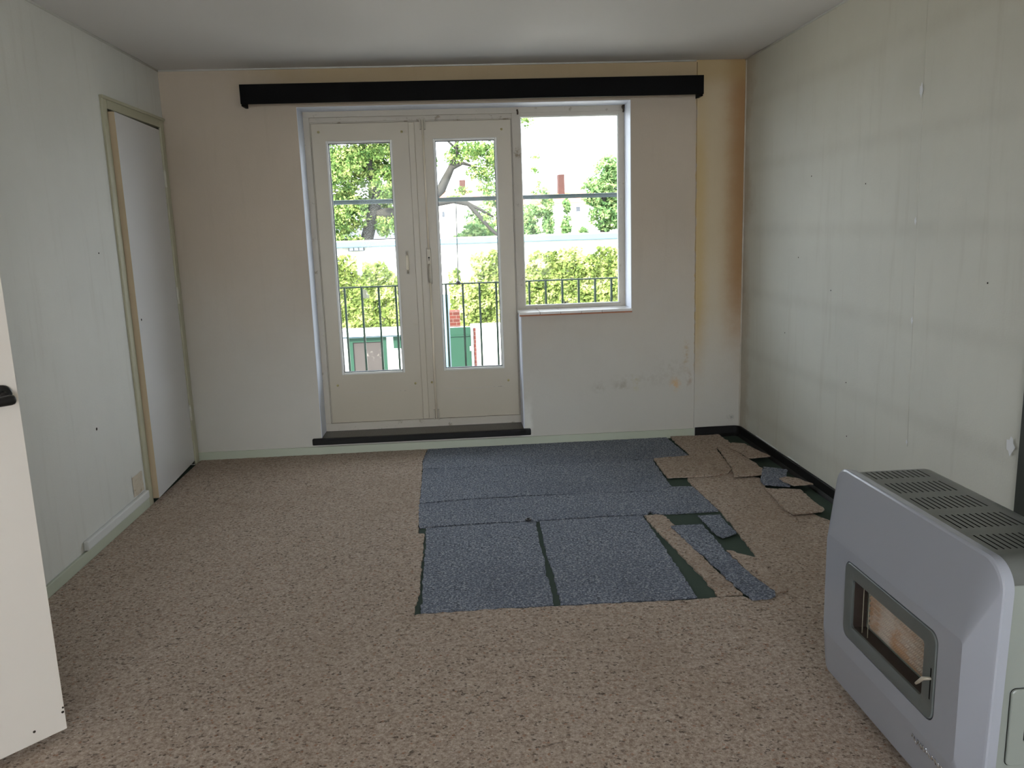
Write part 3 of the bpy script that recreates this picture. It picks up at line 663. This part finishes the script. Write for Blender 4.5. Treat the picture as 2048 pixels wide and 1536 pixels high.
# body and rounded lid with slots
bm = bmesh.new()
sec = rrect(1.528, 2.202, .050, .628, (.012, .012, .004, .004), 4)
loft(bm, [X(1.113, sec), X(1.335, sec), X(1.345, [(y+(.008 if y < 1.9 else -.008), z) for y, z in sec])], True, True)
bd = obj('body', bm, 'heater_side', ht, bevel=.004)
LY0, LY1, LX0, LX1, LZ = 1.522, 2.208, 1.110, 1.350, .684
bm = bmesh.new()
rad = .045
def lidsec(zs=0):
    pts = [(LY0, .630), (LY0, LZ-rad)]
    for k in range(1, 8): a = PI-(PI/2)*k/8; pts.append((LY0+rad+rad*math.cos(a), LZ-rad+rad*math.sin(a)))
    pts.append((LY0+rad, LZ)); return pts
ly = lidsec(); far = [(LY1-(y-LY0), z) for y, z in reversed(ly)]
def rowv(x, pts, drop=0): return [bm.verts.new((x, y, z-drop)) for y, z in pts]
rows_y = [(2.162, 2.098), (2.057, 1.974), (1.933, 1.848), (1.804, 1.716), (1.672, 1.588)]
ycuts = [LY0+rad] + sorted([v for p_ in rows_y for v in p_]) + [LY1-rad]
slots = [1.143+.0152*k for k in range(11)]
xcuts = [LX0, LX0+.004] + [v for s in slots for v in (s, s+.0042)] + [1.325, 1.338, 1.346, LX1]
drop = {1.338: .003, 1.346: .010, LX1: .022, LX0: .0035}
grid = []
prof = ly[:-1] + [(y, LZ) for y in ycuts] + far[1:]
for x in xcuts:
    grid.append([bm.verts.new((x, y, z-(drop.get(x, 0) if z > .64 else 0))) for y, z in prof])
nl = len(ly)-1
for i in range(len(xcuts)-1):
    for j in range(len(prof)-1):
        slot = False
        if nl <= j < nl+len(ycuts)-1:
            ja = j-nl; inx = any(abs(xcuts[i]-s) < 1e-6 for s in slots)
            iny = ja % 2 == 1
            slot = inx and iny
        if not slot: bm.faces.new((grid[i][j], grid[i+1][j], grid[i+1][j+1], grid[i][j+1]))
bm.faces.new(grid[0]); 
bm.faces.new(list(reversed(grid[-1])))
lid = obj('lid', bm, 'heater_dark', ht, smooth=False)
for p_ in lid.data.polygons:
    if len(p_.vertices) == 4: p_.use_smooth = True
es = lid.modifiers.new('split', 'EDGE_SPLIT'); es.split_angle = math.radians(35)
bm = bmesh.new(); box(bm, 1.125, 1.33, 1.56, 2.17, .632, .655); obj('flue_plate', bm, 'inside', ht)
# side panel cover with hand hole
bm = bmesh.new()
def XZ(y, pts): return [(a, y, b) for a, b in pts]
ro_ = rrect(1.158, 1.320, .205, .388, .012); hi_ = rrect(1.192, 1.286, .262, .325, .006)
loft(bm, [XZ(1.5275, ro_), XZ(1.5235, ro_), XZ(1.522, [(x+(.002 if x < 1.24 else -.002), z+(.002 if z < .3 else -.002)) for x, z in ro_]), XZ(1.522, hi_), XZ(1.5278, hi_)])
sc_ = obj('side_cover', bm, 'heater_side', bd, smooth=False)
bm = bmesh.new(); bm.faces.new([bm.verts.new(p_) for p_ in XZ(1.5272, hi_)]); obj('hand_hole', bm, 'inside', sc_)
bm = bmesh.new(); ro2 = rrect(1.1565, 1.3215, .2035, .3895, .013); bm.faces.new([bm.verts.new(p_) for p_ in XZ(1.5274, ro2)]); obj('cover_gap', bm, 'inside', bd)
# chrome script along the bottom facet (illegible scribble of raised strokes)
bm = bmesh.new(); pts = []
for k in range(64):
    t_ = k/63; y = 1.722-.135*t_; z = .150+.0075*math.sin(k*1.55)+.003*math.sin(k*.7)
    x = 1.060+.0225*((.185-z)/.137) - .0012
    pts.append((x, y+.0035*math.cos(k*1.1), z))
tube(bm, pts, .0013, 5); obj('script_emblem', bm, 'chrome', fp, smooth=True)
# feet
for y in (1.60, 2.13):
    bm = bmesh.new(); box(bm, 1.125, 1.325, y-.02, y+.02, .0008, .050); obj('foot', bm, 'black_plastic', ht, bevel=.004)
bm = bmesh.new(); box(bm, 1.118, 1.14, 1.54, 2.19, .030, .052); obj('plinth', bm, 'inside', ht)

# ---------------------------------------------------------------- outside: balcony
f = bxo('balcony_slab', (-3.2, 3.4, YB+.30, 6.30, -.20, -.02), 'concrete', loc=O0); tag(f, 'concrete balcony slab outside the doors', 'balcony', kind='structure')
RY = 6.2
f = bxo('sky_block_slab', (-3.2, 3.4, YB+.30, 6.75, 2.47, 2.62), 'concrete', loc=O0); tag(f, 'unseen concrete slab added above the balcony to block skylight', 'balcony', kind='structure')  # added out of view, keeps skylight off the floor near the doors
rl = thing('balcony_railing', 'dark green metal balcony railing with thin upright bars', 'railing', (0, RY, -.02))
bm = bmesh.new(); box(bm, -3.1, 3.3, RY-.008, RY+.008, 1.006, 1.016); obj('top_rail', bm, 'rail', rl)
bm = bmesh.new(); box(bm, -3.1, 3.3, RY-.008, RY+.008, .08, .092); obj('bottom_rail', bm, 'rail', rl)
x = -3.097
while x < 3.3:
    bm = bmesh.new(); box(bm, x-.0075, x+.0075, RY-.0075, RY+.0075, -.02 if abs(x) > 3.0 else .09, 1.007); obj('baluster', bm, 'rail', rl); x += .1262
bm = bmesh.new(); tube(bm, [(.026, RY, 1.01), (.035, RY, 1.611)], .0035, 8); obj('stay_rod', bm, 'rail', rl, smooth=True)
bm = bmesh.new(); tube(bm, [(.026, RY, 1.004), (.026, RY, 1.022), (.026, RY, 1.034)], [.018, .02, .008], 10); obj('rod_clamp', bm, 'black_plastic', rl, smooth=True)
bm = bmesh.new(); tube(bm, [(-3.145, RY, 1.637), (3.345, RY, 1.628)], .0165, 12)
tag(obj('awning_bar', bm, 'pipe', smooth=True), 'horizontal grey blue pipe above the balcony railing', 'pipe')
f = bxo('awning_support', [(-3.19, -3.15, RY-.02, RY+.02, -.02, 1.66)], 'pipe'); tag(f, 'left grey blue post carrying the horizontal pipe', 'post')
f = bxo('awning_support', [(3.35, 3.39, RY-.02, RY+.02, -.02, 1.66)], 'pipe'); tag(f, 'right grey blue post carrying the horizontal pipe', 'post')
# shared ground
f = bxo('ground', (-60, 60, YB+.3, 120, -2.75, -2.6), 'earth', loc=O0); tag(f, 'ground of the yard behind the house', 'ground', kind='structure')
f = bxo('ground_front', (-60, 60, -60, YR-.3, -2.75, -2.6), 'earth', loc=O0); tag(f, 'street side ground', 'ground', kind='structure')

# ---------------------------------------------------------------- outside: sheds
s = thing('garden_shed', 'white flat-roofed shed with a green framed grey door, seen through the left balcony door', 'shed', (-1.3, 11.5, -2.6))
bxo('wall', (-3.4, -.40, 11.0, 11.42, -2.6, .045), 'white_render', s)
bxo('roof', (-3.5, -.34, 10.9, 11.46, .066, .118), 'white_render', s)
bxo('roof_edge', (-3.5, -.34, 10.91, 11.44, .046, .0655), 'gutter', s)
dd = bxo('door', (-1.40, -1.01, 10.975, 10.999, -1.8, -.02), 'grey_panel', s)
bxo('door_frame', [(-1.455, -1.40, 10.96, 10.999, -1.8, .04), (-1.01, -.955, 10.96, 10.999, -1.8, .04), (-1.40, -1.01, 10.96, 10.999, -.02, .04)], 'green_door', dd)
bxo('green_board', (-.86, -.66, 10.97, 10.999, -.12, .04), 'green_door', s)
s = thing('storage_shed', 'low white shed with green door, seen through the right balcony door', 'shed', (.5, 11.5, -2.6))
bxo('wall', (.186, 2.6, 11.0, 11.3, -2.6, .135), 'white_render', s)
bxo('door', (-.14, .184, 11.02, 11.06, -2.6, .12), 'green_door', s)
bxo('wall_return', (-.14, .186, 11.07, 11.3, -2.6, .10), 'white_render', s)
bm = bmesh.new(); tube(bm, [(.235, 10.965, .11), (.235, 10.965, -2.6)], .018, 10); obj('downpipe', bm, 'brick', s, smooth=True)
bxo('door_lock', (.165, .205, 10.98, 11.015, -.20, -.14), 'bead', s)
bxo('door_batten', (-.13, .17, 11.005, 11.018, .0, .018), 'green_door', s)
bm = bmesh.new(); tube(bm, [(-.13, 10.6, -2.6), (-.13, 10.6, .60), (-.13, 10.6, .605)], [.042, .042, .03], 16)
tag(obj('flue_pipe', bm, 'pipe', smooth=True), 'upright grey blue flue pipe in front of the green shed door', 'pipe')
f = bxo('brick_pier', (-.17, .06, 13.2, 13.5, -2.6, .13), 'brick'); tag(f, 'red brick pier behind the green shed door', 'brick pier')
# annex with ivy
s = thing('annex_building', 'long white annex with pale blue roof fascia behind the ivy', 'building', (1, 18, -2.6))
bxo('wall', (-9, 11, 16.0, 21, -2.6, 1.16), 'white_render', s)
bxo('fascia', (-9.1, 11.1, 15.85, 15.99, 1.165, 1.270), 'fascia', s)
bxo('gutter', (-9.1, 11.1, 15.84, 15.849, 1.160, 1.176), 'gutter', s)
bxo('roof', (-9.1, 11.1, 15.99, 21.1, 1.20, 1.262), 'concrete', s)
wl = thing('wall_lamp', 'three-pane light fitting on the annex wall above the left ivy', 'lamp', (-1.84, 15.95, 1.15))
bxo('lamp_housing', [(-1.99, -1.70, 15.90, 15.999, 1.095, 1.105), (-1.99, -1.70, 15.90, 15.999, 1.185, 1.195)]+[(-1.99+k*.0933, -1.98+k*.0933, 15.90, 15.999, 1.105, 1.185) for k in range(4)], 'slate', wl)
for k in range(3): bxo('lamp_glass', (-1.98+k*.0933, -1.8967+k*.0933, 15.92, 15.999, 1.105, 1.185), 'lamp_glass', wl)

def leaves(name, pts, size, mat, parent=None, face=None, seed=0, jit=1.0):
    """many small bent leaves in one mesh"""
    rnd = random.Random(seed); V = []; Fc = []
    for p_ in pts:
        n = Vector((rnd.gauss(0, 1), rnd.gauss(0, 1), rnd.gauss(0, 1))) * jit
        if face: n += Vector(face)
        n.normalize(); a = n.orthogonal().normalized(); a.rotate(Matrix.Rotation(rnd.uniform(0, 2*PI), 3, n)); b = n.cross(a)
        s_ = size*rnd.uniform(.6, 1.3); k = len(V); P_ = Vector(p_)
        V += [P_-a*s_, P_-b*s_*.55+n*s_*.12, P_+a*s_, P_+b*s_*.55+n*s_*.12]
        Fc += [(k, k+1, k+2), (k, k+2, k+3)]
    if parent is not None:
        o_ = parent.location.copy(); V = [v-o_ for v in V]
    me = bpy.data.meshes.new(name); me.from_pydata([tuple(v) for v in V], [], Fc); me.materials.append(M[mat])
    o = bpy.data.objects.new(name, me); C.objects.link(o); o.parent = parent
    return o
def ivy(x0, x1, top, label, seed, n, holes=()):
    s = thing('ivy', label, 'ivy', ((x0+x1)/2, 15.8, -2.6)); rnd = random.Random(seed); pts = []
    while len(pts) < n:
        x = rnd.uniform(x0, x1); z = rnd.uniform(-.75, 1.15)
        t_ = top(x)+.09*mnoise.noise(Vector((x*4, 0, seed)))+.05*mnoise.noise(Vector((x*14, 3, seed)))
        if z > t_: continue
        dens = mnoise.noise(Vector((x*2.6, z*2.6, seed)))
        if dens < -.5: continue
        if any(((x-hx)/rx)**2+((z-hz)/rz)**2 < 1 for hx, hz, rx, rz in holes): continue
        dpt = .06+.14*max(0, mnoise.noise(Vector((x*4, z*4, seed+9)))+.4)
        pts.append((x, 15.80-dpt*rnd.uniform(.1, 1), z))
    leaves('foliage', pts, .050, 'leaf_ivy', s, face=(0, -1.2, .6), seed=seed, jit=.8)
    bm = bmesh.new()
    for k in range(int((x1-x0)*2)+1):
        x = x0+.2+k*.5; q_ = [(x, 15.80, -2.6)]
        for j in range(1, 9): q_.append((x+.12*math.sin(j*1.3+k), 15.80, -2.6+j*.38))
        q_ = [p_ for p_ in q_ if p_[2] < top(p_[0])-.1]
        if len(q_) > 1: tube(bm, q_, .014, 6)
    obj('stem', bm, 'bark', s, smooth=True)
def topL(x):
    if x < -1.85: return 1.02
    if x < -1.72: return .62
    if x < -1.3: return .86-(x+1.5)*.2
    return .80-(x+1.3)*.9
ivy(-3.2, -.70, topL, 'green ivy on the annex wall, seen through the left balcony door', 3, 7600)
def topR(x):
    if x < .12: return .62+(x+.1)*.3
    if x < .32: return .50
    if x < .5: return .95
    return .98+.05*math.sin(x*3)
ivy(-.10, 4.2, topR, 'wide green ivy on the annex wall behind the right door and window', 5, 15000, holes=((.22, .62, .13, .2),))

# ---------------------------------------------------------------- outside: trees
def crown(blobs, n, seed, sc=1.0):
    rnd = random.Random(seed); pts = []; tot = sum(b[3]*b[4]*b[5] for b in blobs)
    for (cx, cy, cz, rx, ry, rz) in blobs:
        for _ in range(int(n*rx*ry*rz/tot)+1):
            for _t in range(20):
                d = Vector((rnd.gauss(0, 1), rnd.gauss(0, 1), rnd.gauss(0, 1))).normalized()*rnd.random()**.45
                p_ = Vector((cx+d.x*rx, cy+d.y*ry, cz+d.z*rz))
                if mnoise.noise(p_*2.6*sc+Vector((seed, 0, 0))) > -.22: pts.append(p_); break
    return pts
def tree(label, base, limbs, blobs, n, size, mat, seed, sc=1.0):
    t_ = thing('tree', label, 'tree', base)
    bm = bmesh.new(); tube(bm, limbs[0][0], limbs[0][1], 10); obj('trunk', bm, 'bark', t_, smooth=True)
    for pts, rad in limbs[1:]:
        bm = bmesh.new(); tube(bm, pts, rad, 8); obj('branch', bm, 'bark', t_, smooth=True)
    leaves('foliage', crown(blobs, n, seed, sc), size, mat, t_, seed=seed, face=(0, -.5, .5))
tree('big spreading tree filling the left balcony door, boughs reaching right', (-1.9, 22, -2.6),
     [([(-1.9, 22, -2.6), (-2.0, 22, 0), (-2.25, 22, 1.3), (-1.9, 22, 2.4), (-2.2, 22, 3.6), (-2.4, 22, 5)], [.28, .24, .17, .14, .10, .05]),
      ([(-1.95, 22, 1.9), (-1.2, 22, 1.95), (-.5, 22, 2.3), (-.25, 22, 2.5), (.05, 22, 3.05), (.35, 22, 3.15), (.8, 22, 3.0)], [.15, .15, .14, .13, .09, .05, .02]),
      ([(-.25, 22, 2.45), (.2, 22, 3.4), (.22, 22, 4.0), (.5, 22, 4.6)], [.07, .06, .05, .03]),
      ([(.2, 22, 3.5), (-.05, 22, 3.75), (-.3, 22, 4.0)], [.035, .025, .015]), ([(.22, 22, 3.7), (.5, 22, 3.85), (.55, 22, 4.2)], [.04, .03, .015]),
      ([(-1.2, 22, 1.95), (-.5, 22, 2.15), (.05, 22, 2.22), (.45, 22, 2.10), (.75, 22, 1.75), (1.0, 22, 1.45), (1.5, 22, 1.0)], [.12, .11, .09, .06, .055, .045, .03]),
      ([(.40, 22, 2.14), (.7, 22, 1.98), (1.1, 22, 1.75)], [.05, .04, .02])],
     [(-3.0, 22, 3.0, 1.0, 1, .7), (-2.0, 22.3, 3.4, .8, .8, .6), (-2.9, 22, 2.0, .9, .8, .6), (-1.6, 22, 2.6, .55, .8, .6), (-2.1, 22.6, 2.2, .5, .5, .4), (-1.7, 22, 1.65, .35, .6, .35), (-2.8, 22, 1.2, .6, .6, .35),
      (-2.3, 22, 4.4, 1.6, 1.2, .6), (.55, 22, 3.45, .55, .5, .28), (1.15, 22, 3.35, .5, .5, .35), (.9, 22, 2.9, .5, .4, .25), (1.2, 22, 3.9, .4, .4, .15), (.15, 22, 3.3, .3, .3, .22), (.95, 22, 2.55, .3, .3, .15), (-1.0, 22, 3.2, .7, .6, .5),
      (1.1, 22, 1.7, .3, .3, .2), (1.5, 22, 1.9, .2, .3, .2), (2.25, 22, 3.25, .13, .2, .10), (2.28, 22, 2.93, .16, .2, .10), (2.32, 22, 2.62, .10, .2, .08), (2.2, 22, 2.35, .10, .2, .05), (2.30, 22, 2.42, .07, .2, .16), (1.98, 22, 4.32, .34, .3, .34), (.1, 22, 2.25, .25, .2, .10), (.3, 22, 2.45, .25, .2, .12)],
     46000, .048, 'leaf_tree', 11)
tree('rounded bright green tree at the right side of the window', (5.6, 30, -2.6),
     [([(5.6, 30, -2.6), (5.6, 30, 0), (5.5, 30, 2.0), (5.6, 30, 3.4)], [.22, .2, .14, .05])],
     [(5.7, 30, 3.4, .55, .5, .55), (5.4, 30, 2.7, .75, .6, .6), (6.2, 30, 2.8, .7, .6, .7), (5.6, 30, 1.8, .65, .6, .6), (6.2, 30, 1.7, .7, .6, .6)], 5200, .085, 'leaf_far', 12, .8)
def bush(name, label, cx, cy, cz, blobs, n, seed, size=.07):
    t_ = thing(name, label, 'shrub', (cx, cy, -2.6)); bm = bmesh.new(); tube(bm, [(cx, cy, -2.6), (cx+.05, cy, -1), (cx, cy, cz)], [.07, .06, .03], 8); obj('stem', bm, 'bark', t_, smooth=True)
    leaves('foliage', crown(blobs, n, seed, 1.3), size, 'leaf_far', t_, seed=seed, face=(0, -.5, .5))
bush('shrub', 'green shrub at the lower left of the window, below the horizontal pipe', 2.7, 28, 1.8, [(2.65, 28, 1.9, .35, .4, .35), (2.6, 28, 1.3, .4, .4, .4), (3.15, 28, 2.1, .35, .3, .4), (3.25, 28, 1.5, .22, .3, .5), (3.15, 28, 2.6, .18, .2, .22)], 2300, 21)
bush('shrub', 'slim light green shrub in the middle of the window', 3.85, 28, 1.6, [(3.87, 28, 2.1, .15, .2, .25), (3.87, 28, 1.5, .18, .2, .4), (3.85, 28, 1.15, .2, .2, .2)], 750, 22)
bush('shrub', 'small low shrub right of the slim shrub in the window', 4.45, 28, 1.2, [(4.45, 28, 1.2, .2, .2, .22)], 220, 23)
bush('shrub', 'dark green bush above the annex roof in the right balcony door', .85, 25, 1.4, [(.6, 25, 1.4, .35, .4, .28), (1.05, 25, 1.35, .35, .4, .25), (.25, 25, 1.2, .25, .3, .15)], 1700, 24, .06)
bush('shrub', 'yellow green bush behind the sloping bough in the right balcony door', 1.3, 34, 1.9, [(1.2, 34, 1.9, .7, .4, .6), (1.9, 34, 2.7, .7, .4, .5)], 1300, 25, .08)

# ---------------------------------------------------------------- outside: far houses
def house(label, x0, x1, y, eave, ridge, chims=(), wins=(), mat='house', roof='roof'):
    s = thing('house', label, 'house', ((x0+x1)/2, y+4, -2.6))
    bxo('wall', (x0, x1, y, y+8, -2.6, eave), mat, s)
    bm = bmesh.new(); a = [bm.verts.new(p_) for p_ in ((x0-.3, y-.3, eave), (x1+.3, y-.3, eave), (x1+.3, y+4, ridge), (x0-.3, y+4, ridge), (x0-.3, y+8.3, eave), (x1+.3, y+8.3, eave))]
    bm.faces.new((a[0], a[1], a[2], a[3])); bm.faces.new((a[3], a[2], a[5], a[4])); bm.faces.new((a[0], a[3], a[4])); bm.faces.new((a[1], a[5], a[2])); bm.faces.new((a[0], a[4], a[5], a[1]))
    obj('roof', bm, roof, s)
    for (cx, w_, zt) in chims: bxo('chimney', (cx-w_/2, cx+w_/2, y+3, y+4, eave, zt), 'chimney', s)
    for (wx, wz, ww, wh) in wins:
        wf = bxo('window', (wx-ww/2, wx+ww/2, y-.06, y-.001, wz, wz+wh), 'bead', s); bxo('pane', (wx-ww/2+.06, wx+ww/2-.06, y-.07, y-.061, wz+.06, wz+wh-.06), 'slate', wf)
house('far white house with orange roof and brown chimney, seen in the window', 6.6, 10.6, 60, 3.2, 4.1, ((8.4, .45, 5.4),), ((9.15, 2.5, .42, .45),))
house('far white house with orange roof and brick chimney, seen in the right balcony door', -3.5, 2.6, 60, 3.7, 4.5, ((.90, .45, 5.2),), ((-.6, 2.4, .3, .5),))
house('far orange-roofed house between the two shrubs in the window', 2.9, 6.2, 72, 3.5, 4.7)
house('grey-roofed house low behind the big tree in the left balcony door', -3.4, -1.35, 27, 1.25, 1.75, roof='slate', mat='chimney')
